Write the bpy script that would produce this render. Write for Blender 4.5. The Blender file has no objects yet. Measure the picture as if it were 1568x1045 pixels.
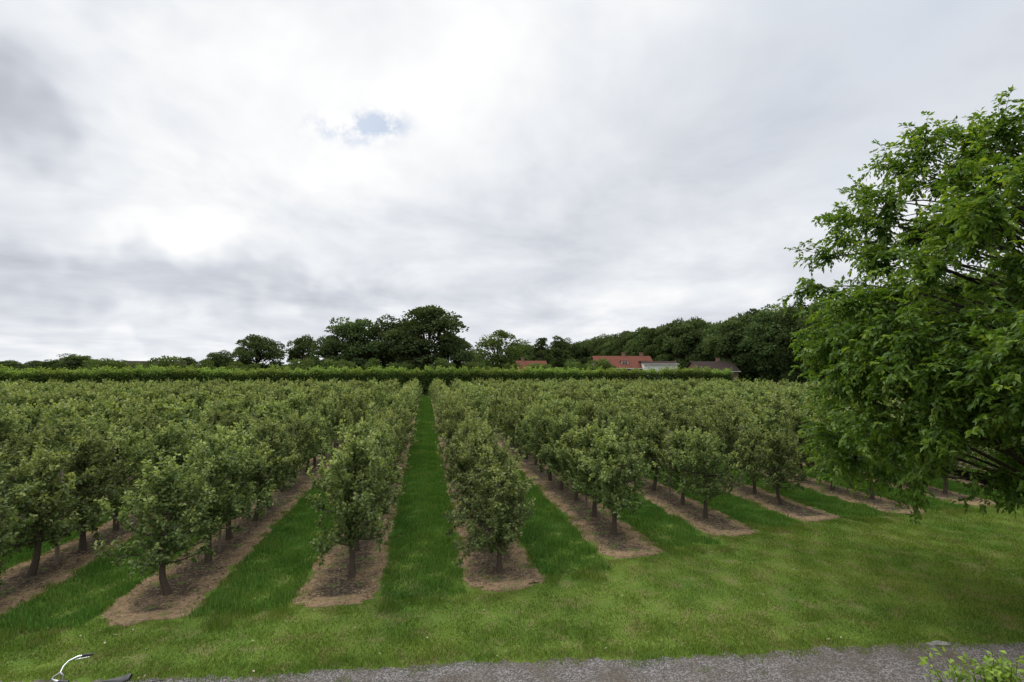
import bpy, math, random
import numpy as np
from mathutils import Vector
R = math.radians
scene = bpy.context.scene
rng = np.random.default_rng(7)
random.seed(7)
PITCH_X0, ROW = -1.75, 3.52

# ------------------------------------------------------------------ helpers
def link(o, parent=None):
    scene.collection.objects.link(o)
    if parent: o.parent = parent
    return o
def empty(name, loc=(0,0,0), parent=None):
    o = bpy.data.objects.new(name, None); o.location = loc; o.empty_display_size = .3
    return link(o, parent)
def build_mesh(name, parts, mats, smooth=False):
    """parts: list of (V, F(quads), matidx, tip or None)"""
    Vs, Fs, Ms, Ts = [], [], [], []; off = 0
    for p in parts:
        V, F, m = np.asarray(p[0], float), np.asarray(p[1], int), p[2]
        t = p[3] if len(p) > 3 and p[3] is not None else np.zeros(len(V))
        Vs.append(V); Fs.append(F + off); Ms.append(np.full(len(F), m)); Ts.append(np.asarray(t, float)); off += len(V)
    V = np.concatenate(Vs); F = np.concatenate(Fs); M = np.concatenate(Ms); T = np.concatenate(Ts)
    me = bpy.data.meshes.new(name)
    me.from_pydata(V.tolist(), [], F.tolist())
    me.polygons.foreach_set("material_index", M.astype(np.int32))
    a = me.attributes.new("tip", 'FLOAT', 'POINT'); a.data.foreach_set("value", T.astype(np.float32))
    for m in mats: me.materials.append(m)
    if smooth: me.polygons.foreach_set("use_smooth", np.ones(len(F), bool))
    me.update()
    return me
def nrm(a): return a / np.maximum(np.linalg.norm(a, axis=-1, keepdims=True), 1e-9)
LT = np.array([[0,0,0],[.5,.45,.10],[0,1,-.12],[-.5,.45,.10],[0,.5,0]])
LF = np.array([[0,1,2,4],[0,4,2,3]])
LT1 = np.array([[0,0,0],[.5,.45,.10],[0,1,-.12],[-.5,.45,-.02]])
LF1 = np.array([[0,1,2,3]])
def leaves(P, D, N, L, W, tip=None, flat=False):
    lt, lf = (LT1, LF1) if flat else (LT, LF)
    P = np.asarray(P, float); n = len(P); m = len(lt)
    D = nrm(np.asarray(D, float)); S = nrm(np.cross(D, N)); N2 = np.cross(S, D)
    L = np.broadcast_to(L, (n,)); W = np.broadcast_to(W, (n,))
    V = (P[:,None,:] + lt[None,:,0,None]*W[:,None,None]*S[:,None,:]
         + lt[None,:,1,None]*L[:,None,None]*D[:,None,:] + lt[None,:,2,None]*L[:,None,None]*N2[:,None,:])
    F = lf[None] + (np.arange(n)*m)[:,None,None]
    T = np.repeat(tip if tip is not None else np.zeros(n), m)
    return V.reshape(-1,3), F.reshape(-1,4), T
def tube(pts, rad, sides=6, closed=False):
    pts = np.asarray(pts, float); n = len(pts); rad = np.broadcast_to(rad, (n,))
    if closed: T = nrm(np.roll(pts,-1,0) - np.roll(pts,1,0))
    else: T = nrm(np.gradient(pts, axis=0))
    ref = np.array([0,0,1.]) if abs(T[0][2]) < .9 else np.array([1.,0,0])
    V = []
    U = nrm(np.cross(T[0], ref))
    for i in range(n):
        U = nrm(U - T[i]*np.dot(U, T[i])); B = np.cross(T[i], U)
        a = np.arange(sides)/sides*2*np.pi
        V.append(pts[i] + rad[i]*(np.cos(a)[:,None]*U + np.sin(a)[:,None]*B))
    V = np.concatenate(V); F = []
    for i in range(n if closed else n-1):
        j = (i+1) % n
        for k in range(sides):
            k2 = (k+1) % sides
            F.append([i*sides+k, i*sides+k2, j*sides+k2, j*sides+k])
    if not closed and sides == 4:
        F.append([3,2,1,0]); F.append([(n-1)*4+k for k in range(4)])
    return V, np.array(F)
def box(c, s):
    c = np.array(c, float); s = np.array(s, float)/2
    V = np.array([[x,y,z] for x in (-1,1) for y in (-1,1) for z in (-1,1)])*s + c
    F = np.array([[0,1,3,2],[4,6,7,5],[0,4,5,1],[2,3,7,6],[0,2,6,4],[1,5,7,3]])
    return V, F
def bez(a, b, c, n):
    t = np.linspace(0,1,n)[:,None]
    a,b,c = map(lambda q: np.asarray(q,float),(a,b,c))
    return (1-t)**2*a + 2*t*(1-t)*b + t*t*c

# ------------------------------------------------------------------ materials
class NT:
    def __init__(s, tree): s.t = tree; s.n = tree.nodes; s.l = tree.links
    def add(s, typ, ins=None, **kw):
        nd = s.n.new(typ)
        for k, v in kw.items(): setattr(nd, k, v)
        for k, v in (ins or {}).items():
            if isinstance(v, bpy.types.NodeSocket): s.l.new(v, nd.inputs[k])
            else: nd.inputs[k].default_value = v
        return nd
    def math(s, op, a, b=0.0, clamp=False):
        nd = s.n.new('ShaderNodeMath'); nd.operation = op; nd.use_clamp = clamp
        for i, v in enumerate((a, b)):
            if isinstance(v, bpy.types.NodeSocket): s.l.new(v, nd.inputs[i])
            else: nd.inputs[i].default_value = v
        return nd.outputs[0]
    def mix(s, f, a, b, blend='MIX'):
        nd = s.n.new('ShaderNodeMixRGB'); nd.blend_type = blend
        for i, v in enumerate((f, a, b)):
            if isinstance(v, bpy.types.NodeSocket): s.l.new(v, nd.inputs[i])
            elif i == 0: nd.inputs[0].default_value = v
            else: nd.inputs[i].default_value = (*v, 1) if len(v) == 3 else v
        return nd.outputs[0]
    def ramp(s, f, stops):
        nd = s.n.new('ShaderNodeValToRGB'); e = nd.color_ramp.elements
        while len(e) < len(stops): e.new(.5)
        for i, (p, c) in enumerate(stops):
            e[i].position = p; e[i].color = (*c, 1) if not isinstance(c, (int,float)) else (c,c,c,1)
        s.l.new(f, nd.inputs[0]); return nd.outputs[0]
    def noise(s, vec, scale, detail=4, rough=.5, dist=0.):
        nd = s.add('ShaderNodeTexNoise', {'Scale':scale,'Detail':detail,'Roughness':rough,'Distortion':dist})
        s.l.new(vec, nd.inputs['Vector']); return nd.outputs['Fac']
def newmat(name):
    m = bpy.data.materials.new(name); m.use_nodes = True; m.node_tree.nodes.clear()
    nt = NT(m.node_tree); out = nt.add('ShaderNodeOutputMaterial'); return m, nt, out
def simple(name, col, rough=.6, metal=0., var=.15, nscale=8., bump=0.):
    m, nt, out = newmat(name)
    tc = nt.add('ShaderNodeTexCoord').outputs['Object']
    nz = nt.noise(tc, nscale, 2, .6)
    c = nt.mix(nz, tuple(v*(1-var*1.6) for v in col), tuple(min(1,v*(1+var*1.6)) for v in col))
    if rough > .85: p = nt.add('ShaderNodeBsdfDiffuse', {'Color':c})
    else: p = nt.add('ShaderNodeBsdfPrincipled', {'Base Color':c,'Roughness':rough,'Metallic':metal})
    if bump:
        b = nt.add('ShaderNodeBump', {'Strength':bump,'Distance':.02,'Height':nz}); nt.l.new(b.outputs[0], p.inputs['Normal'])
    nt.l.new(p.outputs[0], out.inputs[0]); return m
def foliage(name, dark, light, tipc, transl=.3, gloss=0., objvar=.35):
    m, nt, out = newmat(name)
    g = nt.add('ShaderNodeNewGeometry'); oi = nt.add('ShaderNodeObjectInfo')
    at = nt.add('ShaderNodeAttribute', attribute_name="tip")
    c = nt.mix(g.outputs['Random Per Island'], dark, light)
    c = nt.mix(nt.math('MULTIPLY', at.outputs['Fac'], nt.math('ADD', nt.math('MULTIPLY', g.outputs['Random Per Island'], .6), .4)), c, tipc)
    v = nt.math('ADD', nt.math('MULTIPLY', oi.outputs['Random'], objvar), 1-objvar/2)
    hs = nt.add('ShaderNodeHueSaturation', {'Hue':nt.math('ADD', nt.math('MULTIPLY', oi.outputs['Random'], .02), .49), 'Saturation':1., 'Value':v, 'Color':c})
    c = hs.outputs[0]
    p = nt.add('ShaderNodeBsdfDiffuse', {'Color':c})
    t = nt.add('ShaderNodeBsdfTranslucent', {'Color':nt.mix(1., c, (1.35,1.35,.6), 'MULTIPLY')})
    mx = nt.add('ShaderNodeMixShader', {'Fac':transl}); nt.l.new(p.outputs[0], mx.inputs[1]); nt.l.new(t.outputs[0], mx.inputs[2])
    if gloss:
        gl = nt.add('ShaderNodeBsdfGlossy', {'Color':(1,1,1,1),'Roughness':.42})
        m2 = nt.add('ShaderNodeMixShader', {'Fac':gloss}); nt.l.new(mx.outputs[0], m2.inputs[1]); nt.l.new(gl.outputs[0], m2.inputs[2]); mx = m2
    nt.l.new(mx.outputs[0], out.inputs[0]); return m

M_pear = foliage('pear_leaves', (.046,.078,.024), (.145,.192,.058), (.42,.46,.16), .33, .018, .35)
M_walnut = foliage('walnut_leaves', (.06,.12,.018), (.14,.225,.028), (.38,.44,.05), .42, .02, 0.)  # last colour paints a sunlit tone onto upper, outer leaves
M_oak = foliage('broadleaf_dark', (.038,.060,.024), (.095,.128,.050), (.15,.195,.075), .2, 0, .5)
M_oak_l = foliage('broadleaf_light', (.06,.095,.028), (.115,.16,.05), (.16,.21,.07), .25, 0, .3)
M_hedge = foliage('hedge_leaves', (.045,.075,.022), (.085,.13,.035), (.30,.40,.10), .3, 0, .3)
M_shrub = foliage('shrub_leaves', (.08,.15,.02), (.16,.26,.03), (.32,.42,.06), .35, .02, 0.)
M_bark = simple('bark', (.085,.068,.052), .9, 0, .35, 30, .6)
M_barkd = simple('bark_dark', (.05,.042,.033), .9, 0, .35, 18, .6)

def grassmat(name, a, b, c, tan, tanamt, sc=.55):
    m, nt, out = newmat(name)
    geo = nt.add('ShaderNodeNewGeometry'); pos = geo.outputs['Position']
    n1 = nt.noise(pos, sc, 3, .65, .3)
    col = nt.ramp(n1, [(.32,a),(.55,b),(.72,c)])
    col = nt.mix(nt.math('MULTIPLY', nt.ramp(nt.noise(pos, 1.9, 5, .75, .5), [(.50,0.),(.68,1.)]), tanamt), col, tan)
    rnd = nt.math('ADD', nt.math('MULTIPLY', geo.outputs['Random Per Island'], .9), .55)
    cc = nt.add('ShaderNodeCombineXYZ', {0:rnd,1:rnd,2:rnd})
    return m, nt, out, col, cc.outputs[0], pos
def grass_blades(name, *a, **k):
    m, nt, out, col, rnd, pos = grassmat(name, *a, **k)
    col = nt.mix(1., col, rnd, 'MULTIPLY')
    p = nt.add('ShaderNodeBsdfDiffuse', {'Color':col})
    t = nt.add('ShaderNodeBsdfTranslucent', {'Color':nt.mix(1., col, (1.3,1.3,.6), 'MULTIPLY')})
    mx = nt.add('ShaderNodeMixShader', {'Fac':.3}); nt.l.new(p.outputs[0], mx.inputs[1]); nt.l.new(t.outputs[0], mx.inputs[2])
    nt.l.new(mx.outputs[0], out.inputs[0]); return m
LAWN = ((.105,.178,.034),(.155,.222,.044),(.19,.235,.058),(.25,.22,.105),.7)
AISL = ((.066,.148,.03),(.095,.188,.036),(.135,.215,.045),(.18,.19,.07),.4)
M_lawnb = grass_blades('lawn_blades', *LAWN)
M_aisleb = grass_blades('aisle_blades', *AISL)
m, nt, out, col, rnd, pos = grassmat('ground_grass', *LAWN)
n3 = nt.noise(pos, 40, 2, .7)
col = nt.mix(1., col, nt.ramp(n3, [(.3,.6),(.7,1.3)]), 'MULTIPLY')
sp = nt.add('ShaderNodeSeparateXYZ'); nt.l.new(pos, sp.inputs[0])
f = nt.math('MULTIPLY', nt.math('GREATER_THAN', sp.outputs[1], 14.), nt.math('LESS_THAN', sp.outputs[1], 92.))
col = nt.mix(f, col, (.075,.155,.034))
p = nt.add('ShaderNodeBsdfDiffuse', {'Color':nt.mix(1., col, (.72,.72,.72), 'MULTIPLY')})
nt.l.new(p.outputs[0], out.inputs[0]); M_ground = m

m, nt, out = newmat('soil_and_mulch')
pos = nt.add('ShaderNodeNewGeometry').outputs['Position']
at = nt.add('ShaderNodeAttribute', attribute_name="tip").outputs['Fac']
n1 = nt.noise(pos, 1.3, 5, .72, .5); n2 = nt.noise(pos, 15, 5, .8)
e = nt.math('ADD', at, nt.math('MULTIPLY', nt.math('SUBTRACT', n1, .50), 3.0), True)
c = nt.mix(nt.ramp(e, [(.15,0.),(.9,1.)]), (.065,.050,.038), (.26,.18,.105))
c = nt.mix(nt.ramp(n2, [(.52,0.),(.68,.75)]), c, (.33,.26,.175))
c = nt.mix(nt.ramp(n2, [(.36,.85),(.47,0.)]), c, (.032,.026,.021))
c = nt.mix(nt.ramp(nt.noise(pos, 2.7, 3, .7), [(.56,0.),(.65,.75)]), c, (.095,.14,.035))
p = nt.add('ShaderNodeBsdfDiffuse', {'Color':c})
b = nt.add('ShaderNodeBump', {'Strength':.9,'Distance':.04,'Height':n2}); nt.l.new(b.outputs[0], p.inputs['Normal'])
nt.l.new(p.outputs[0], out.inputs[0]); M_soil = m

m, nt, out = newmat('gravel')
pos = nt.add('ShaderNodeNewGeometry').outputs['Position']
vo = nt.add('ShaderNodeTexVoronoi', {'Scale':52.}); nt.l.new(pos, vo.inputs['Vector'])
n1 = nt.noise(pos, 1.1, 5, .65, .4)
c = nt.mix(nt.math('POWER', nt.add('ShaderNodeSeparateColor', {0:vo.outputs['Color']}).outputs[0], 2.), (.08,.073,.068), (.28,.26,.245))
c = nt.mix(nt.ramp(n1, [(.42,0.),(.64,.75)]), c, (.095,.077,.058))
p = nt.add('ShaderNodeBsdfDiffuse', {'Color':c})
b = nt.add('ShaderNodeBump', {'Strength':.8,'Distance':.015,'Height':vo.outputs['Distance']}); b.invert = True; nt.l.new(b.outputs[0], p.inputs['Normal'])
nt.l.new(p.outputs[0], out.inputs[0]); M_gravel = m
M_litter = foliage('dry_litter', (.055,.04,.027), (.40,.30,.18), (.36,.25,.14), .1, 0, 0.)
M_fallen = foliage('fallen_leaves', (.20,.19,.08), (.42,.40,.26), (.5,.5,.4), .1, 0, 0.)

# ------------------------------------------------------------------ ground
V = np.array([[-1500,-300,0],[1500,-300,0],[1500,2500,0],[-1500,2500,0]], float)
link(bpy.data.objects.new('ground', build_mesh('ground', [(V, [[0,1,2,3]], 0)], [M_ground])))
def path_edge(x): return 8.12 - .105*x + .05*math.sin(x*.9+1) + .03*math.sin(x*3.1)
xs = np.arange(-25, 40, .08)
Vt = np.array([[x, path_edge(x)+rng.normal()*.035, .006] for x in xs]); Vb = np.array([[x, -2.0, .006] for x in xs])
n = len(xs); F = [[i, i+1, n+i+1, n+i] for i in range(n-1)]
link(bpy.data.objects.new('gravel_path', build_mesh('gravel_path', [(np.concatenate([Vb, Vt]), F, 0)], [M_gravel])))

row_start = {-1:10.35, 0:10.4, 1:10.45, 2:11.7, 3:12.7, 4:13.5, 5:13.6, 6:14.0, 7:14.4}
tree_start = {-1:11.4, 0:11.75, 1:11.35, 2:13.4, 3:14.3, 4:15.1, 5:15.2, 6:15.5, 7:15.9}
END = 89.
soil = empty('soil_strips')
rows = range(-27, 17)
def rs(k): return row_start.get(k, 10.3 if k < 0 else 14.4+.35*(k-7))
for k in rows:
    x0 = PITCH_X0 + ROW*k; y0 = rs(k)
    ys = np.concatenate([[0,.05,.15,.3], np.arange(.45, 25, .15), np.arange(25.2, END-y0, 1.0)]) + y0
    cols = []
    fr = rng.normal(0,.10)
    for j, (o, ed) in enumerate([(-.85,1),(-.6,.7),(-.25,.15),(.25,.15),(.6,.7),(.85,1)]):
        sc = np.minimum(1, .72 + fr*(o>0) - fr*(o<0) + (ys-y0)*.7)
        jit = rng.normal(size=len(ys))*(.07 if ed == 1 else .02)
        if ed == 1: jit += .09*np.sin(ys*1.7+k*3+j) + .05*np.sin(ys*4.3+k*5+j)
        yy = ys.copy(); yy[:3] += .18*abs(o)**2 + fr*o*.8 + rng.normal()*.05
        cols.append(np.stack([x0+o*sc+jit, yy, np.full(len(ys), .005 if ed==1 else (.03 if ed==.7 else .05))], 1))
    n = len(ys); V = np.concatenate(cols)
    V[::n,2] = .005
    F = [[j*n+i, (j+1)*n+i, (j+1)*n+i+1, j*n+i+1] for j in range(5) for i in range(n-1)]
    T = np.repeat([1,.7,.1,.1,.7,1], n)
    T[np.tile(np.arange(n) < 4, 6)] = 1
    link(bpy.data.objects.new('soil_strip_part', build_mesh('soil_strip', [(V, F, 0, T)], [M_soil])), soil)

# ------------------------------------------------------------------ grass tiles
def tile(name, nb, hmin, hmax, w, sx, sy, mat, seed):
    r = np.random.default_rng(seed)
    P = np.stack([r.uniform(-sx/2,sx/2,nb)+r.normal(0,.05,nb), r.uniform(-sy/2,sy/2,nb)+r.normal(0,.05,nb), np.zeros(nb)], 1)
    clump = .75+.5*np.sin(P[:,0]*5+seed)*np.sin(P[:,1]*4+seed*2)
    h = r.uniform(hmin, hmax, nb)*clump; b = r.uniform(0, 2*np.pi, nb); lean = r.uniform(.1,.7,nb)*h
    S = np.stack([np.cos(b), np.sin(b), np.zeros(nb)], 1)*w/2
    Ld = np.stack([np.cos(b+1.4), np.sin(b+1.4), np.zeros(nb)], 1)*lean[:,None]
    top = P + Ld + np.stack([np.zeros(nb)]*2+[h], 1)
    V = np.stack([P-S, P+S, top+S*.25, top-S*.25], 1).reshape(-1,3)
    return build_mesh(name, [(V, np.arange(nb*4).reshape(-1,4), 0)], [mat])
lawn_t = [tile('lawn_tile', 3300, .018, .055, .013, 1.74, 1.0, M_lawnb, s) for s in range(4)]
edge_t = [tile('edge_tile', 260, .018, .065, .011, .42, .42, M_lawnb, s+30) for s in range(4)]
aisle_t = [tile('aisle_tile', 3200, .05, .14, .016, 1.74, 1.0, M_aisleb, s+10) for s in range(4)]
lawn = empty('lawn_grass'); aisle = empty('aisle_grass')
def put(me, par, x, y, z=0, s=1., name='tuft', rot=None):
    o = bpy.data.objects.new(name, me); o.location = (x, y, z); o.rotation_euler[2] = random.uniform(0, 6.28) if rot is None else rot
    o.scale = (s,)*3 if not isinstance(s, tuple) else s
    return link(o, par)
for k in range(-4, 9):
    for st in (0, 1):
        xc = PITCH_X0 + ROW*(k+.5*st)
        lim = rs(k)-.05 if st == 0 else (rs(k)+rs(k+1))/2 + random.uniform(-.1,.3)
        y = lim - .5
        while y > path_edge(xc)+.55:
            put(random.choice(lawn_t), lawn, xc, y, rot=random.choice((0,math.pi))); y -= 1.0
        put(random.choice(lawn_t), lawn, xc, path_edge(xc)+.62, rot=random.choice((0,math.pi)))
for i in range(190):
    x = -8 + i*.15; put(random.choice(edge_t), lawn, x, path_edge(x)+.14+random.uniform(-.14,.08), s=random.uniform(.5,1.1))
for i in range(34):      # stray grass creeping into the gravel
    x = random.uniform(-8, 18); put(random.choice(edge_t), lawn, x, path_edge(x)-abs(random.gauss(0,.22)), s=random.uniform(.25,.55))
for k in range(-5, 8):
    y = rs(k)+.7; x0 = PITCH_X0+ROW*k
    for o in np.linspace(-.8,.8,9): put(random.choice(edge_t), lawn, x0+o, rs(k)-.12+.3*abs(o)**2+random.uniform(-.12,.18), s=random.uniform(.5,.9))
    while y < 24:
        for sd_ in (-1,1):
            if random.random() < .6: put(random.choice(edge_t), aisle, x0+sd_*random.uniform(.70,.98), y, s=(.7,.7,random.uniform(1,2)))
        if random.random() < .16: put(random.choice(edge_t), aisle, x0+random.uniform(-.6,.6), y, s=(.5,.5,random.uniform(1,2)))
        y += .45
for k in range(-6, 10):
    xc = PITCH_X0 + ROW*(k+.5)
    ymax = 88 if k == 0 else (50 if k in (-1,1) else 30)
    y = (rs(k)+rs(k+1))/2 + .55
    for j in range(9):   # ragged change from mown lawn to longer aisle grass
        put(random.choice(edge_t), aisle, xc+random.uniform(-.8,.8), y-.55+random.uniform(-.45,.1), s=(.9,.9,random.uniform(1.2,2)))
    while y < ymax:
        put(random.choice(aisle_t), aisle, xc, y, s=(1,1,random.uniform(.85,1.15)), rot=random.choice((0,math.pi))); y += 1.0
def litter(seed):
    r = np.random.default_rng(seed); n = 230
    P = np.stack([np.sign(r.normal(size=n))*.8*r.uniform(0,1,n)**.6, r.uniform(-.6,.6,n), r.uniform(.03,.06,n)], 1)
    a = r.uniform(0,6.28,n); D = np.stack([np.cos(a), np.sin(a), r.normal(0,.2,n)], 1)
    V,F,T = leaves(P, D, np.tile([0,0,1.],(n,1))+r.normal(0,.2,(n,3)), r.uniform(.03,.11,n), r.uniform(.01,.03,n))
    return build_mesh('litter', [(V,F,0,T)], [M_litter])
lit = [litter(s) for s in range(3)]; litp = empty('mulch_litter')
for k in range(-5, 8):
    y = rs(k)+.75
    while y < 27:
        put(random.choice(lit), litp, PITCH_X0+ROW*k, y, rot=random.choice((0, math.pi))); y += 1.2
n = 70; fx = rng.uniform(-9, 20, n); fy = np.array([rng.uniform(path_edge(q)-.2, rs(3 if q > 7 else 0)) for q in fx])
a = rng.uniform(0,6.28,n)
V,F,T = leaves(np.stack([fx,fy,np.full(n,.045)],1), np.stack([np.cos(a),np.sin(a),rng.normal(0,.2,n)],1), np.tile([0,0,1.],(n,1)), rng.uniform(.03,.07,n), rng.uniform(.02,.045,n))
link(bpy.data.objects.new('fallen_leaves', build_mesh('fallen_leaves', [(V,F,0,T)], [M_fallen])))

# ------------------------------------------------------------------ pear trees
def pear_parts(seed, hi=True):
    r = np.random.default_rng(seed); parts = []
    H = r.uniform(2.4, 2.75)
    zz = np.linspace(0, H, 7); wob = np.cumsum(r.normal(0,.03,(7,2)),0); wob[0] = 0
    tp = np.column_stack([wob, zz]); tr = np.interp(zz, [0,.15,.7,H], [.09,.068,.06,.015])
    V,F = tube(tp, tr, 7 if hi else 3); parts.append((V,F,1))
    P, D, T = [], [], []
    ns = 30 if hi else 20
    ls = 1. if hi else 2.0
    lop = r.uniform(0,6.28)
    for i in range(ns):
        h = .70 + (H-.86)*(i/(ns-1))**1.05 + r.normal(0,.05); az = i*2.4 + r.normal(0,.5)
        f = (h-.65)/(H-.65); reach = np.interp(f, [0,.15,.5,1], [.88,1.06,.72,.22])*r.uniform(.58,1.22)*(1+.12*math.cos(az-lop))
        up = reach*r.uniform(.1,.95)*(.4 if f < .15 else 1)
        d = np.array([math.cos(az), math.sin(az), 0])
        base = np.array([np.interp(h, zz, tp[:,0]), np.interp(h, zz, tp[:,1]), h])
        sc = bez(base, base + d*reach*.6 + [0,0,up*.15], base + d*reach + [0,0,up], 6)
        if hi: V,F = tube(sc, np.linspace(.022,.006,6), 4); parts.append((V,F,1))
        nsh = max(4, int(round(9.3*reach)))
        for j in range(nsh):
            t = (j+.6)/nsh; q = np.array([np.interp(t, np.linspace(0,1,6), sc[:,c]) for c in range(3)])
            L = r.uniform(.16,.42)*(1.9 if r.random() < .22 else 1)
            sd = nrm(np.array([r.normal(0,.42), r.normal(0,.42), r.uniform(.3,1.3)]) + d*.35*t)
            if r.random() < .18: sd[2] *= -.5
            if hi:
                V,F = tube(np.stack([q, q+sd*L*.5, q+sd*L]), [.006,.004,.003], 3); parts.append((V,F,1))
            nl = int(L*(96 if hi else 24)) + 2
            tt = r.uniform(.05,1,nl)
            pp = q + sd*L*tt[:,None] + r.normal(0,.03*ls**.5,(nl,3))
            P.append(pp); D.append(r.normal(0,.8,(nl,3)) + sd*.5 + [0,0,-.1])
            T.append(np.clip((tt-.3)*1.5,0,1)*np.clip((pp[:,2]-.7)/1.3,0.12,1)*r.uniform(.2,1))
    for j in range(11):      # upright leader shoots
        q = np.array([wob[-1,0]+r.normal(0,.22), wob[-1,1]+r.normal(0,.22), H-r.uniform(.1,.7)]); L = r.uniform(.3,.85)
        sd = nrm(np.array([r.normal(0,.18), r.normal(0,.18), 1]))
        nl = int(L*(80 if hi else 20)); tt = r.uniform(0,1,nl)
        P.append(q+sd*L*tt[:,None]+r.normal(0,.03,(nl,3))); D.append(r.normal(0,.7,(nl,3))+sd*.5); T.append(np.clip(tt*1.1,0,1)*r.uniform(.5,1))
    P = np.concatenate(P); D = np.concatenate(D); T = np.concatenate(T)
    Nn = nrm(r.normal(0,.75,P.shape) + [0,0,1])
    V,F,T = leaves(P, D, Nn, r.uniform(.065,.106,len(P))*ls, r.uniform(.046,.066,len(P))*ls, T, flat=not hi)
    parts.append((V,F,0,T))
    return parts
hiP = [build_mesh('pear_tree_mesh', pear_parts(s), [M_pear, M_bark]) for s in range(9)]
NB = 6      # distant parts of the rows: blocks of six trees merged into one mesh
def block(seed):
    r = np.random.default_rng(seed+900); parts = []
    for i in range(NB):
        s = r.uniform(.84,1.08); a = r.uniform(0,6.28); ca, sa = math.cos(a), math.sin(a)
        M = np.array([[ca,-sa,0],[sa,ca,0],[0,0,1]])*s
        off = np.array([r.normal(0,.07), i*1.7+r.normal(0,.12), 0])
        for p_ in pear_parts(seed*10+i+50, False):
            parts.append((np.asarray(p_[0])@M.T*[1,1,r.uniform(.97,1.06)]+off, p_[1], p_[2], p_[3] if len(p_) > 3 else None))
    return build_mesh('orchard_block_mesh', parts, [M_pear, M_bark])
blocks = [block(s) for s in range(7)]
orchard = empty('pear_orchard')
M_post = simple('weathered_wood', (.20,.16,.13), .9, 0, .3, 12, .3)
V,F = tube([[0,0,0],[0,0,1.2],[0,0,2.5]], [.04,.04,.04], 4)
post_me = build_mesh('support_post', [(V,F,0)], [M_post])
for k in rows:
    x0 = PITCH_X0+ROW*k; y = tree_start.get(k, 11.2 if k < 0 else 16.2+.3*(k-8)); i = 0
    while y < END-.5:
        az = math.degrees(math.atan2(x0, y)); d = math.hypot(x0, y)
        if d < 29:
            if -52 < az < 68:
                px, py = x0+random.gauss(0,.07), y+random.gauss(0,.12)
                s = random.uniform(.86,1.08); top = d < 19
                put(random.choice(hiP), None if top else orchard, px, py, 0,
                    (s*random.uniform(.92,1.05), s*random.uniform(.95,1.12), s*random.uniform(.95,1.1)), 'pear_tree' if top else 'orchard_tree')
                if i % 4 == 1: put(post_me, orchard, x0+.08, y+.8, 0, 1., 'support_post')
            y += 1.7; i += 1
        else:
            az2 = math.degrees(math.atan2(x0, y+NB*1.7))
            if (az2 > -52 and az < 68):
                flip = random.random() < .5
                put(random.choice(blocks), orchard, x0, y+(1.7*(NB-1) if flip else 0), 0, (1,1,1), 'orchard_block', rot=math.pi if flip else 0.)
            y += 1.7*NB

# ------------------------------------------------------------------ broadleaf trees (background)
def broad(seed, H=16., Rr=6., base=.05, ncl=70, nl=170, ls=.5, point=0., mat=None):
    r = np.random.default_rng(seed); parts = []
    zz = np.linspace(0, H*.8, 6); wob = np.cumsum(r.normal(0,.12,(6,2)),0); wob[0] = 0
    tp = np.column_stack([wob, zz]); V,F = tube(tp, np.linspace(H*.025, H*.006, 6), 6); parts.append((V,F,1))
    P, D, N, T = [], [], [], []
    zc = H*(base+1)/2; rz = H*(1-base)/2
    for i in range(ncl):
        u = nrm(r.normal(size=3)); q = r.uniform(.3,1.)**.5
        rad = Rr*(1 - point*max(0, u[2]))
        c = np.array([u[0]*rad*q*.82, u[1]*rad*q*.82, zc+u[2]*rz*q*.87]) + r.normal(0,.25,3)
        cr = Rr*r.uniform(.18,.36)
        n = int(nl*r.uniform(.7,1.3))
        v = nrm(r.normal(size=(n,3))); v[:,2] = np.where(v[:,2] < -.3, -v[:,2], v[:,2])
        pp = c + v*cr*(r.uniform(.35,1.1,(n,1))**.5)*[1,1,.8]
        pp[:,2] = np.maximum(pp[:,2], .1)
        P.append(pp); D.append(v + r.normal(0,.6,(n,3))); N.append(v + r.normal(0,.4,(n,3)))
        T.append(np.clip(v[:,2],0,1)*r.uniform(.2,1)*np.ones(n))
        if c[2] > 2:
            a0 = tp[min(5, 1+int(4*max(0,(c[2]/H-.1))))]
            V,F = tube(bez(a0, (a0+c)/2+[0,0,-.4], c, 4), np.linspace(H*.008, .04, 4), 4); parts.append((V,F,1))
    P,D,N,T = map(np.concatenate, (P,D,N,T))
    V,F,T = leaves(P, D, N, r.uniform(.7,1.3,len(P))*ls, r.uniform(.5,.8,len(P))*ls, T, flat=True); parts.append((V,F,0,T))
    return build_mesh('broadleaf_mesh', parts, [mat or M_oak, M_barkd])
BR = [broad(100+s) for s in range(5)]
BRl = [broad(120+s, mat=M_oak_l, ncl=52, nl=130, base=.1) for s in range(2)]
BRp = [broad(130+s, H=16, Rr=3.4, point=.65, ncl=40, nl=150, base=.05, ls=.4) for s in range(2)]
BU = [broad(140+s, H=6, Rr=3.6, base=.02, ncl=26, nl=170, ls=.34, mat=M_oak_l) for s in range(2)]
def bt(name, me, x, y, H, W, Hr=16., Wr=6., par=None):
    return put(me, par, x, y, 0, (W/2/Wr, W/2/Wr, H/Hr), name)
bt('oak_tree', BR[0], -15.5, 112, 17.0, 15); bt('oak_tree', BR[1], .3, 107.6, 19.2, 18.5)
bt('oak_tree', BR[2], -7.5, 114, 17.2, 15); bt('oak_tree', BR[3], -20.5, 109, 12.0, 9); bt('oak_tree', BR[4], 6.5, 106, 12.5, 9)
bt('oak_tree', BR[4], -41, 129, 13.8, 12); bt('oak_tree', BR[3], -31.2, 132, 13.8, 9); bt('oak_tree', BR[2], -54, 141, 10.2, 9)
bt('ash_tree', BRl[0], 18.2, 124, 15.6, 15); bt('ash_tree', BRl[1], 12, 118, 10, 8)
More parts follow.
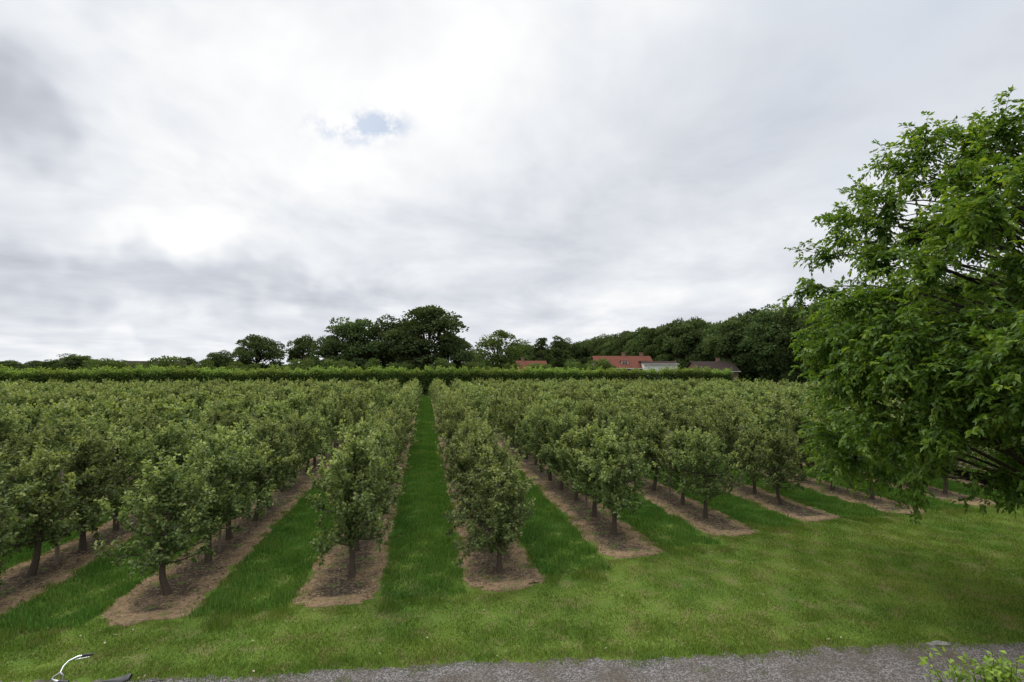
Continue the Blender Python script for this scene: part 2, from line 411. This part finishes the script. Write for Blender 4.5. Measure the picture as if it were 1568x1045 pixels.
bt('poplar_tree', BRp[0], 33, 136, 16.2, 7.5, Wr=3.4); bt('poplar_tree', BRp[1], 39.5, 141, 15.6, 9.5, Wr=3.4); bt('poplar_tree', BRp[0], 46, 160, 12, 10, Wr=3.4)
forest = empty('forest')
for y in np.arange(36, 235, 5.2):
    for j in range(2):
        xx = 76 + j*8 + random.gauss(0,1.4) - (3 if y > 120 else 0); hh = random.gauss(19.2, 1.2)*(1 if j else .93)
        bt('forest_tree', random.choice(BR), xx, y+random.gauss(0,1), hh, random.uniform(11,16), par=forest)
for xx in np.arange(40, 74, 5):
    bt('forest_tree', random.choice(BR), xx, 205+random.gauss(0,4), random.gauss(17,1), 13, par=forest)
shr = empty('field_edge_shrubs')
for i in range(30):
    xx = -58 + i*4.0 + random.gauss(0,1)
    if 38 < xx < 72: continue
    bt('shrub', random.choice(BU), xx, random.uniform(98,104) , random.uniform(5.2,6.8), random.uniform(6,8.5), 6, 3.6, shr)
far = empty('distant_treeline')
for i in range(80):
    xx = -330 + i*5.2 + random.gauss(0,2)
    bt('far_tree', random.choice(BR), xx, 300+random.gauss(0,6), random.uniform(7.5,10.5)*(1 if random.random()<.85 else 1.2), random.uniform(10,17), par=far)
for (xx, yy, hh, ww) in ((-157,251,12.6,17),(-166,252,10,10),(-148,250,10,9),(-100,262,10,12),(-86,230,9.8,9),(-74,190,10,7),(-190,260,9.5,14)):
    bt('far_tree', random.choice(BR), xx, yy, hh, ww, par=far)

def hedge(seed):
    r = np.random.default_rng(seed); n = 3600
    P = np.stack([r.uniform(-2.7,2.7,n), r.uniform(-.9,.9,n), 4.9*r.uniform(0,1,n)**.7], 1)
    P[:,2] += (.28*np.sin(P[:,0]*2.3+seed)+.2*np.sin(P[:,0]*5.1+seed*2))*(P[:,2]/5) + .2*r.normal(size=n)*(P[:,2]/5)
    T = np.clip((P[:,2]-3.7)/1.0, 0, 1)
    D = r.normal(size=(n,3)) + [0,-.3,.2]; N = r.normal(0,.7,(n,3)) + [0,-.5,.7]
    V,F,T = leaves(P, D, N, r.uniform(.25,.46,n), r.uniform(.16,.28,n), T, flat=True)
    ts = []
    for q in (-1.8,0,1.8): ts.append((*tube([[q,0,0],[q,.05,2],[q,0,4.3]],[.09,.07,.02],4),1))
    return build_mesh('hedge_mesh', [(V,F,0,T)]+ts, [M_hedge, M_barkd])
hm = [hedge(s) for s in range(5)]; hp = empty('windbreak_hedge')
xx = -120.
while xx < 62:
    put(random.choice(hm), hp, xx, 93.5, 0, (1,1,random.uniform(.93,1.03)), 'hedge_section', rot=random.choice((0, math.pi))); xx += 4.9

# ------------------------------------------------------------------ walnut tree (right)
def walnut():
    r = np.random.default_rng(11); parts = []
    C = np.array([0,0,6.1])
    trunk = np.array([[0,0,0],[.05,0,.8],[.1,.05,1.8],[.05,.1,3.0],[0,.1,4.4],[-.1,0,6.2],[0,.1,8.2]])
    V,F = tube(trunk, [.34,.25,.22,.2,.16,.11,.05], 12); parts.append((V,F,1))
    P, D, N, T = [], [], [], []
    tips = []
    Lx = np.array([-.506,.8625,0]); Dx = np.array([.8625,.506,0])
    for i in range(205):
        u = nrm(r.normal(size=3)); q = r.uniform(.45,1.)**.45 if i > 30 else 1.
        rad = np.array([4.35,4.35,4.2]) * (1 + .08*math.sin(3*math.atan2(u[1],u[0])+1) + .06*math.sin(5*u[2]+2))
        c = C + u*rad*q*.86 + r.normal(0,.15,3)
        zmin = 2.2 + max(0, -float(c@Dx))*.36
        if c[2] < zmin: c[2] = zmin + r.uniform(0,.8)
        tips.append(c)
    for l, z, d in ((4.9,6.9,0),(4.4,6.7,-.5),(4.3,8.2,.3),(3.7,9.0,.2),(2.5,10.1,0),(1.8,10.0,.6),(.4,9.9,-.3),(4.4,3.1,0),(4.0,2.6,-.6),(4.3,4.9,.2),(2.8,2.3,-.2),(1.5,2.6,-.6),(4.6,5.6,-.2),
                    (3.6,3.6,-1.2),(4.4,2.7,.8),(4.6,3.8,.2),(4.2,4.3,-.8),(3.4,2.3,-.2),(3.0,3.1,-1.4),(4.5,7.6,-.3),(3.9,8.4,-.6),(3.0,9.5,-.3),(3.6,3.0,.4),
                    (2.3,8.9,0),(2.7,9.3,-.6),(1.8,9.1,.5),(3.2,8.0,-1.),(3.1,7.2,-1.6),(2.4,9.6,-.3),(1.2,9.5,-.8)):
        tips.append(C*[1,1,0] + Lx*(l-.4) + Dx*d + [0,0,z])
    for i in range(50):     # the low skirt of drooping boughs
        l = r.uniform(-2.5,4.2); dd_ = math.sqrt(max(.2, 17-l*l))*r.uniform(.5,.95); z = r.uniform(2.4+dd_*.32, 5.6)
        tips.append(Lx*l - Dx*dd_ + [0,0,z])
    for c in tips:
        z0 = np.clip(c[2]-1.3-.2*np.linalg.norm(c[:2]), 1.9, 8)
        a0 = np.array([np.interp(z0, trunk[:,2], trunk[:,q]) for q in range(3)])
        mid = (a0+c)/2 + [0,0,.75] + r.normal(0,.35,3)
        L = np.linalg.norm(c-a0)
        V,F = tube(bez(a0, mid, c, 9), np.linspace(.010+.008*L, .008, 9), 5); parts.append((V,F,1))
        out = nrm(c-C)
        for t in range(11):
            L = r.uniform(.35,.95); d = nrm(out*.6 + r.normal(0,.65,3) + [0,0,.1])
            e = c + d*L + [0,0,-.15*L]; st = c - d*.1
            tw = bez(st, c + d*L*.55 + [0,0,.08], e, 4)
            V,F = tube(tw, [.009,.006,.004,.003], 3); parts.append((V,F,1))
            nl = int(11*L)+3
            for k in range(nl):
                s = (k+1)/nl; b = np.array([np.interp(s, np.linspace(0,1,4), tw[:,q]) for q in range(3)])
                ax = nrm(d*.5 + r.normal(0,.7,3) + [0,0,.1])
                RL = r.uniform(.10,.20); side = nrm(np.cross(ax, [0,0,1.]+r.normal(0,.3,3)))
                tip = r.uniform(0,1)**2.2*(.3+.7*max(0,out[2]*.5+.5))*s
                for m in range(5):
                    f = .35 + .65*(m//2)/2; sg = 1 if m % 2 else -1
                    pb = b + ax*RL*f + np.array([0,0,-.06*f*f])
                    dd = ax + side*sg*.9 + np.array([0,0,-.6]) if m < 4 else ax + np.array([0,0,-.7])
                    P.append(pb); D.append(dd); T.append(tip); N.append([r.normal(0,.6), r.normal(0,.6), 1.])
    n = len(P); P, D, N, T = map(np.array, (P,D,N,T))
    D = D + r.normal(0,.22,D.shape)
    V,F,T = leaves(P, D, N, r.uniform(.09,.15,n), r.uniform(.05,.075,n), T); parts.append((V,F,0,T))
    return build_mesh('walnut_tree', parts, [M_walnut, M_barkd])
o = bpy.data.objects.new('walnut_tree', walnut()); o.location = (12.6, 7.4, 0); link(o)

def shrub():
    r = np.random.default_rng(5); parts = []; P,D,T = [],[],[]
    for i in range(60):
        a = r.uniform(0,6.28); sp_ = r.uniform(.05,.6); h = 1.72*r.uniform(.75,1.02)*(1-.2*sp_)
        e = np.array([math.cos(a)*sp_, math.sin(a)*sp_, h]); s = bez([0,0,0],[e[0]*.4,e[1]*.4,h*.6], e, 6)
        V,F = tube(s, np.linspace(.012,.003,6), 4); parts.append((V,F,1))
        n = 75; tt = r.uniform(.35,1,n); q = np.stack([np.interp(tt, np.linspace(0,1,6), s[:,c]) for c in range(3)],1)
        P.append(q+r.normal(0,.035,(n,3))); D.append(r.normal(0,.7,(n,3))+[0,0,.2]+e*[.5,.5,0]); T.append(np.clip((tt-.6)*2.2,0,1)*r.uniform(.4,1))
    P,D,T = map(np.concatenate,(P,D,T))
    V,F,T = leaves(P, D, r.normal(0,.4,P.shape)+[0,0,1], r.uniform(.05,.085,len(P)), r.uniform(.032,.048,len(P)), T); parts.append((V,F,0,T))
    return build_mesh('garden_shrub', parts, [M_shrub, M_bark])
o = bpy.data.objects.new('garden_shrub', shrub()); o.location = (5.95, 4.3, 0); link(o)
def stone():
    import bmesh
    bm = bmesh.new(); bmesh.ops.create_icosphere(bm, subdivisions=3, radius=1)
    for v in bm.verts:
        w_ = 1 + .22*math.sin(v.co.x*4+1) + .15*math.sin(v.co.y*7) + random.uniform(-.06,.06)
        v.co.x *= .24*w_; v.co.y *= .07*w_; v.co.z *= .02
    me = bpy.data.meshes.new('edging_stone'); bm.to_mesh(me); bm.free(); me.materials.append(simple('pale_stone', (.17,.16,.14), .85, 0, .5, 14, .4)); return me
o = bpy.data.objects.new('edging_stone', stone()); o.location = (8.75, 7.2, .012); o.rotation_euler[2] = -.1; link(o)

# ------------------------------------------------------------------ houses
def tiles(name, col):
    m, nt, out = newmat(name)
    tc = nt.add('ShaderNodeTexCoord').outputs['Object']
    w = nt.add('ShaderNodeTexWave', {'Scale':1.6,'Distortion':.3}, bands_direction='Z'); nt.l.new(tc, w.inputs[0])
    nz = nt.noise(tc, 3, 4, .6)
    c = nt.mix(nz, tuple(v*.6 for v in col), tuple(v*1.35 for v in col)); c = nt.mix(nt.math('MULTIPLY', w.outputs['Fac'], .3), c, tuple(v*.5 for v in col))
    p = nt.add('ShaderNodeBsdfDiffuse', {'Color':c}); nt.l.new(p.outputs[0], out.inputs[0]); return m
def brick(name, col):
    m, nt, out = newmat(name)
    tc = nt.add('ShaderNodeTexCoord').outputs['Object']
    b = nt.add('ShaderNodeTexBrick', {'Scale':3.,'Color1':(*col,1),'Color2':(*[v*.75 for v in col],1),'Mortar':(.3,.28,.25,1)})
    mp = nt.add('ShaderNodeMapping'); mp.inputs['Rotation'].default_value = (R(90),0,0); nt.l.new(tc, mp.inputs[0]); nt.l.new(mp.outputs[0], b.inputs[0])
    p = nt.add('ShaderNodeBsdfDiffuse', {'Color':b.outputs[0]}); nt.l.new(p.outputs[0], out.inputs[0]); return m
M_red = tiles('red_tiles', (.165,.068,.048)); M_brown = tiles('brown_tiles', (.06,.045,.04))
M_brick = brick('red_brick', (.22,.11,.08)); M_white = simple('white_render', (.78,.77,.74), .7, 0, .05)
M_glass = simple('window_glass', (.03,.035,.04), .1, 0, .1); M_trim = simple('white_trim', (.75,.75,.73), .5, 0, .05)
def house(name, x, y, rot, w, dp, eave, ridge, wall, roof, dormers=0, chim=(.3,)):
    par = empty(name, (x,y,0)); par.rotation_euler[2] = rot
    def child(nm, parts, mat):
        if parts: link(bpy.data.objects.new(nm, build_mesh(nm, [(v,f,0) for v,f in parts], [mat])), par)
    h = dp/2
    V,F = box((0,0,eave/2),(w,dp,eave)); parts = [(V,F)]
    for s in (-1,1):
        parts.append((np.array([[s*w/2,-h,eave],[s*w/2,h,eave],[s*w/2,.01,ridge],[s*w/2,-.01,ridge]]), np.array([[0,1,2,3]])))
    child('walls', parts, wall)
    o_ = .35; sl = (ridge-eave)/h; rp = []
    for s in (-1,1):
        a = np.array([[-w/2-o_, s*(h+.4), eave-.4*sl+.08],[w/2+o_, s*(h+.4), eave-.4*sl+.08],[w/2+o_,0,ridge+.08],[-w/2-o_,0,ridge+.08]])
        V = np.concatenate([a, a+[0,0,.14]]); F = np.array([[0,1,2,3],[4,5,6,7],[0,1,5,4],[3,2,6,7],[0,3,7,4],[1,2,6,5]]); rp.append((V,F))
    child('roof', rp, roof)
    child('gutter', [box((0,-h-.46,eave-.4*sl+.1),(w+.7,.12,.12))], M_trim)
    wn, fr = [], []
    for fl in range(2 if eave > 4 else 1):
        for q in np.linspace(-w/2+1.6, w/2-1.6, max(2,int(w/3))):
            z = 1.5+2.7*fl
            if z+.7 > eave-.2: continue
            fr.append(box((q,-h-.03,z),(1.4,.06,1.4))); wn.append(box((q-.32,-h-.07,z),(.54,.03,1.2))); wn.append(box((q+.32,-h-.07,z),(.54,.03,1.2)))
    fr.append(box((.2,-h-.03,1.05),(1.0,.08,2.1)))
    rd = []
    for i in range(dormers):
        q = (-w/2 + w*(i+.5)/dormers); z = eave+.95; yy = -h*.62
        fr.append(box((q,yy,z),(1.5,.9,1.1))); wn.append(box((q-.32,yy-.47,z+.02),(.56,.03,.8))); wn.append(box((q+.32,yy-.47,z+.02),(.56,.03,.8)))
        rd.append(box((q,yy,z+.62),(1.9,1.2,.12)))
    child('window_frames', fr, M_trim); child('window_panes', wn, M_glass)
    child('dormer_roofs', rd, roof)
    cp = []
    for c in chim: cp += [box((c*w/2,.3,ridge+.2),(.7,.6,1.5)), box((c*w/2,.3,ridge+1.0),(.8,.7,.1))]
    child('chimney', cp, M_brick)
y10 = R(-10)
house('red_roofed_house', 45.0, 107, y10+.04, 13.0, 9, 5.3, 7.9, M_brick, M_red, 3, (.1,.75))
house('white_house', 51.4, 101.5, y10-.08, 7.0, 6, 6.1, 6.6, M_white, M_brown, 0, ())
house('brown_roofed_house', 64.5, 101.5, y10, 8.8, 8, 4.6, 6.6, M_brick, M_brown, 0, (.4,))
house('red_roofed_cottage', 24.5, 112, y10+.1, 6.6, 7, 4.7, 6.8, M_brick, M_red, 0, (-.6,))
house('farmhouse', -124, 253, R(28), 22, 9, 5, 8.9, M_brick, M_brown, 0, (.6,))

# ------------------------------------------------------------------ bicycle
M_chrome = simple('chrome', (.7,.7,.7), .18, 1., .03); M_black = simple('black_rubber', (.02,.02,.02), .6, 0, .1)
M_frame = simple('frame_paint', (.05,.06,.07), .3, 0, .05)
bike = empty('bicycle', (-3.98, 7.15, 0)); bike.rotation_euler = (R(-4), 0, math.pi+.10); bike.scale = (.93,.93,.93)
def bpart(nm, parts, mat, sm=True): link(bpy.data.objects.new(nm, build_mesh(nm, [(v,f,0) for v,f in parts], [mat], sm)), bike)
def ring(c, r, n=40): a = np.linspace(0,2*np.pi,n,endpoint=False); return np.stack([c[0]+r*np.cos(a), np.full(n,c[1]), c[2]+r*np.sin(a)],1)
rear, frt, bb = (-.48,0,.345), (.62,0,.345), (0,0,.28)
for nm, c in (('rear_wheel',rear),('front_wheel',frt)):
    bpart(nm+'_tyre', [tube(ring(c,.325),.02,8,True)], M_black)
    sp_ = [tube(ring(c,.302),.011,6,True), tube([(c[0],-.05,c[2]),(c[0],.05,c[2])],.018,8)]
    for i in range(28):
        a = i*2*math.pi/28; sg = .03 if i % 2 else -.03
        sp_.append(tube([(c[0],sg,c[2]),(c[0]+.3*math.cos(a),0,c[2]+.3*math.sin(a))],.0012,4))
    bpart(nm+'_spokes', sp_, M_chrome)
    a = np.linspace(R(20),R(200),18) if nm[0]=='r' else np.linspace(R(-10),R(150),16)
    bpart(nm+'_mudguard', [tube(np.stack([c[0]+.355*np.cos(a),0*a,c[2]+.355*np.sin(a)],1),.022,6)], M_frame)
bpart('frame', [tube([bb,(-.17,0,.82)],.016,8),tube([bb,(.47,0,.68)],.018,8),tube([(-.12,0,.66),(.44,0,.80)],.015,8),tube([(.48,0,.64),(.42,0,.90)],.02,8)]
  +[tube([(bb[0],s*.03,bb[2]),(rear[0],s*.06,rear[2])],.01,6) for s in (-1,1)]+[tube([(-.16,s*.02,.74),(rear[0],s*.06,rear[2])],.009,6) for s in (-1,1)]
  +[tube([(.48,s*.04,.64),(.53,s*.05,.5),(frt[0],s*.05,frt[2])],.012,6) for s in (-1,1)], M_frame)
bpart('crank', [tube([(0,-.09,.28),(0,.09,.28)],.015,8),tube([(0,.08,.28),(.12,.08,.16)],.01,6),tube([(0,-.08,.28),(-.12,-.08,.40)],.01,6),box((.12,.13,.16),(.09,.09,.025)),box((-.12,-.13,.40),(.09,.09,.025)),tube(ring((0,.05,.28),.09,24),.006,4,True)], M_chrome)
bpart('rear_rack', [tube([(-.25,s*.06,.74),(-.75,s*.06,.74)],.006,5) for s in (-1,1)]+[tube([(-.7,s*.06,.74),(rear[0],s*.07,rear[2])],.005,5) for s in (-1,1)]+[tube([(q,-.06,.74),(q,.06,.74)],.005,5) for q in (-.35,-.5,-.65)], M_black)
bpart('stem_and_bar', [tube([(.42,0,.88),(.395,0,1.05),(.43,0,1.08)],.014,8)]+[tube([(.43,0,1.08),(.45,s*.10,1.10),(.43,s*.18,1.12),(.36,s*.24,1.13),(.30,s*.265,1.12)],.011,8) for s in (-1,1)]
  +[tube([(.38,s*.22,1.10),(.33,s*.28,1.075),(.25,s*.30,1.07)],.006,6) for s in (-1,1)]+[tube([(-.17,0,.8),(-.19,0,.86)],.013,8)], M_chrome)
bpart('grips', [tube([(.32,s*.26,1.125),(.28,s*.27,1.12),(.20,s*.285,1.11)],.018,8) for s in (-1,1)], M_black)
sx = np.linspace(-.36,-.04,9); wd = np.interp(sx,[-.36,-.30,-.2,-.04],[.06,.10,.06,.018])
Vs = []
for xq, w_ in zip(sx, wd):
    a = np.linspace(0,2*np.pi,10,endpoint=False); Vs.append(np.stack([np.full(10,xq), w_*np.cos(a), .865+.03*np.sin(a)+(.02 if xq<-.28 else 0)],1))
Fs = [[i*10+k,i*10+(k+1)%10,(i+1)*10+(k+1)%10,(i+1)*10+k] for i in range(8) for k in range(10)]
bpart('saddle', [(np.concatenate(Vs), np.array(Fs))], M_black)

# ------------------------------------------------------------------ sky / world
world = bpy.data.worlds.new("World"); scene.world = world; world.use_nodes = True
world.node_tree.nodes.clear(); nt = NT(world.node_tree)
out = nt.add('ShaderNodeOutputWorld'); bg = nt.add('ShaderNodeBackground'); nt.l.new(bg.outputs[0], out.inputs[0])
SUN_AZ, SUN_EL = -22., 42.
sky = nt.add('ShaderNodeTexSky', sky_type='NISHITA'); sky.sun_disc = False; sky.sun_elevation = R(SUN_EL); sky.sun_rotation = R(SUN_AZ)
dirv = nt.add('ShaderNodeTexCoord').outputs['Generated']
s = nt.add('ShaderNodeSeparateXYZ'); nt.l.new(dirv, s.inputs[0])
zp = nt.math('ADD', nt.math('MAXIMUM', s.outputs[2], 0.), .18)
cv = nt.add('ShaderNodeCombineXYZ', {0:nt.math('DIVIDE', s.outputs[0], zp), 1:nt.math('DIVIDE', s.outputs[1], zp), 2:0.}).outputs[0]
n1 = nt.noise(cv, 1.15, 5, .56, .3)
nd = nt.add('ShaderNodeTexNoise', {'Scale':6.,'Detail':3,'Roughness':.6}); nt.l.new(dirv, nd.inputs['Vector'])
off = nt.add('ShaderNodeVectorMath', operation='SUBTRACT'); nt.l.new(nd.outputs['Color'], off.inputs[0]); off.inputs[1].default_value = (.5,.5,.5)
sc_ = nt.add('ShaderNodeVectorMath', operation='SCALE'); nt.l.new(off.outputs[0], sc_.inputs[0]); sc_.inputs['Scale'].default_value = .30
rd_ = nt.add('ShaderNodeVectorMath', operation='ADD'); nt.l.new(dirv, rd_.inputs[0]); nt.l.new(sc_.outputs[0], rd_.inputs[1])
def blob(az, el, wdt, sx=1., sz=1., src=None):
    c = (math.sin(R(az))*math.cos(R(el)), math.cos(R(az))*math.cos(R(el)), math.sin(R(el)))
    d = nt.add('ShaderNodeVectorMath', operation='SUBTRACT'); nt.l.new(src or rd_.outputs[0], d.inputs[0]); d.inputs[1].default_value = c
    m_ = nt.add('ShaderNodeVectorMath', operation='MULTIPLY'); nt.l.new(d.outputs[0], m_.inputs[0]); m_.inputs[1].default_value = (1/sx,1/sx,1/sz)
    l_ = nt.add('ShaderNodeVectorMath', operation='LENGTH'); nt.l.new(m_.outputs[0], l_.inputs[0])
    mr = nt.add('ShaderNodeMapRange', {'From Min':R(wdt),'From Max':0.,'To Min':0.,'To Max':1.}, interpolation_type='SMOOTHERSTEP'); nt.l.new(l_.outputs['Value'], mr.inputs[0])
    return mr.outputs[0]
v = nt.math('ADD', nt.math('MULTIPLY', nt.math('SUBTRACT', n1, .5), 1.0), .755)
for az, el, wd_, sx_, sz_, amp in ((-20,25,19,1.5,.75,.20),(-25,14.5,9,1.3,.4,.16),(4,25,15,1.5,.7,.07),(2,36,18,1.9,.7,.13),
        (-37,20,8,.8,.8,-.26),(-33,33,8,1.3,.8,-.08),(-28,8.5,15,2.4,.32,-.24),(20,15,16,1.8,.5,-.13),(0,9,14,2.,.3,-.11),(-30,2.,14,2.5,.13,.10),(35,5,14,2.5,.2,.06)):
    v = nt.math('ADD', v, nt.math('MULTIPLY', blob(az, el, wd_, sx_, sz_), amp))
cloud = nt.ramp(v, [(.14,(.38,.40,.45)),(.40,(.52,.55,.61)),(.58,(.66,.69,.75)),(.78,(.83,.855,.895)),(.97,(1.01,1.01,1.01))])
skyc = nt.mix(1., sky.outputs[0], (.11,.11,.11), 'MULTIPLY')
hn = nt.noise(dirv, 19, 4, .65)
hole = nt.math('ADD', blob(-9.2,25.8,6.0,1.3,.42,dirv), blob(-5.2,27.0,3.8,1.3,.55,dirv))
hole = nt.math('MULTIPLY', hole, nt.ramp(hn, [(.44,0.),(.62,.9)]))
hole = nt.math('ADD', nt.math('MULTIPLY', hole, 1.1), nt.math('MULTIPLY', blob(48,28,22,1.2,.7), nt.ramp(n1, [(.42,.15),(.62,.6)])), True)
bl = nt.mix(.6, skyc, (.42,.54,.70))
fin = nt.mix(nt.math('MULTIPLY', hole, .85), cloud, bl)
# an overcast sky is brightest towards the zenith
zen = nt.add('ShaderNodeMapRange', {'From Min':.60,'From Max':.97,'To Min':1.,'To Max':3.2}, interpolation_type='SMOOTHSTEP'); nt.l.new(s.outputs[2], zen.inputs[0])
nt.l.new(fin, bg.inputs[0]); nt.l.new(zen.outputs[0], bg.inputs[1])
sd = bpy.data.lights.new('sun', 'SUN'); sd.energy = 1.5; sd.angle = R(20); sd.color = (1,.97,.92)
so = bpy.data.objects.new('sun', sd); link(so)
tv = Vector((math.sin(R(SUN_AZ))*math.cos(R(SUN_EL)), math.cos(R(SUN_AZ))*math.cos(R(SUN_EL)), math.sin(R(SUN_EL))))
so.rotation_euler = tv.to_track_quat('Z','Y').to_euler(); so.location = (0,0,40)

# ------------------------------------------------------------------ camera
cd = bpy.data.cameras.new('camera'); cd.lens = 17; cd.sensor_width = 36; cd.clip_end = 5000; cd.clip_start = .05
co = bpy.data.objects.new('camera', cd); co.location = (0,0,4.7); co.rotation_euler = (R(93.5), 0, R(-10.1)); link(co)
scene.camera = co
scene.view_settings.view_transform = 'Standard'; scene.view_settings.look = 'None'; scene.view_settings.exposure = 0
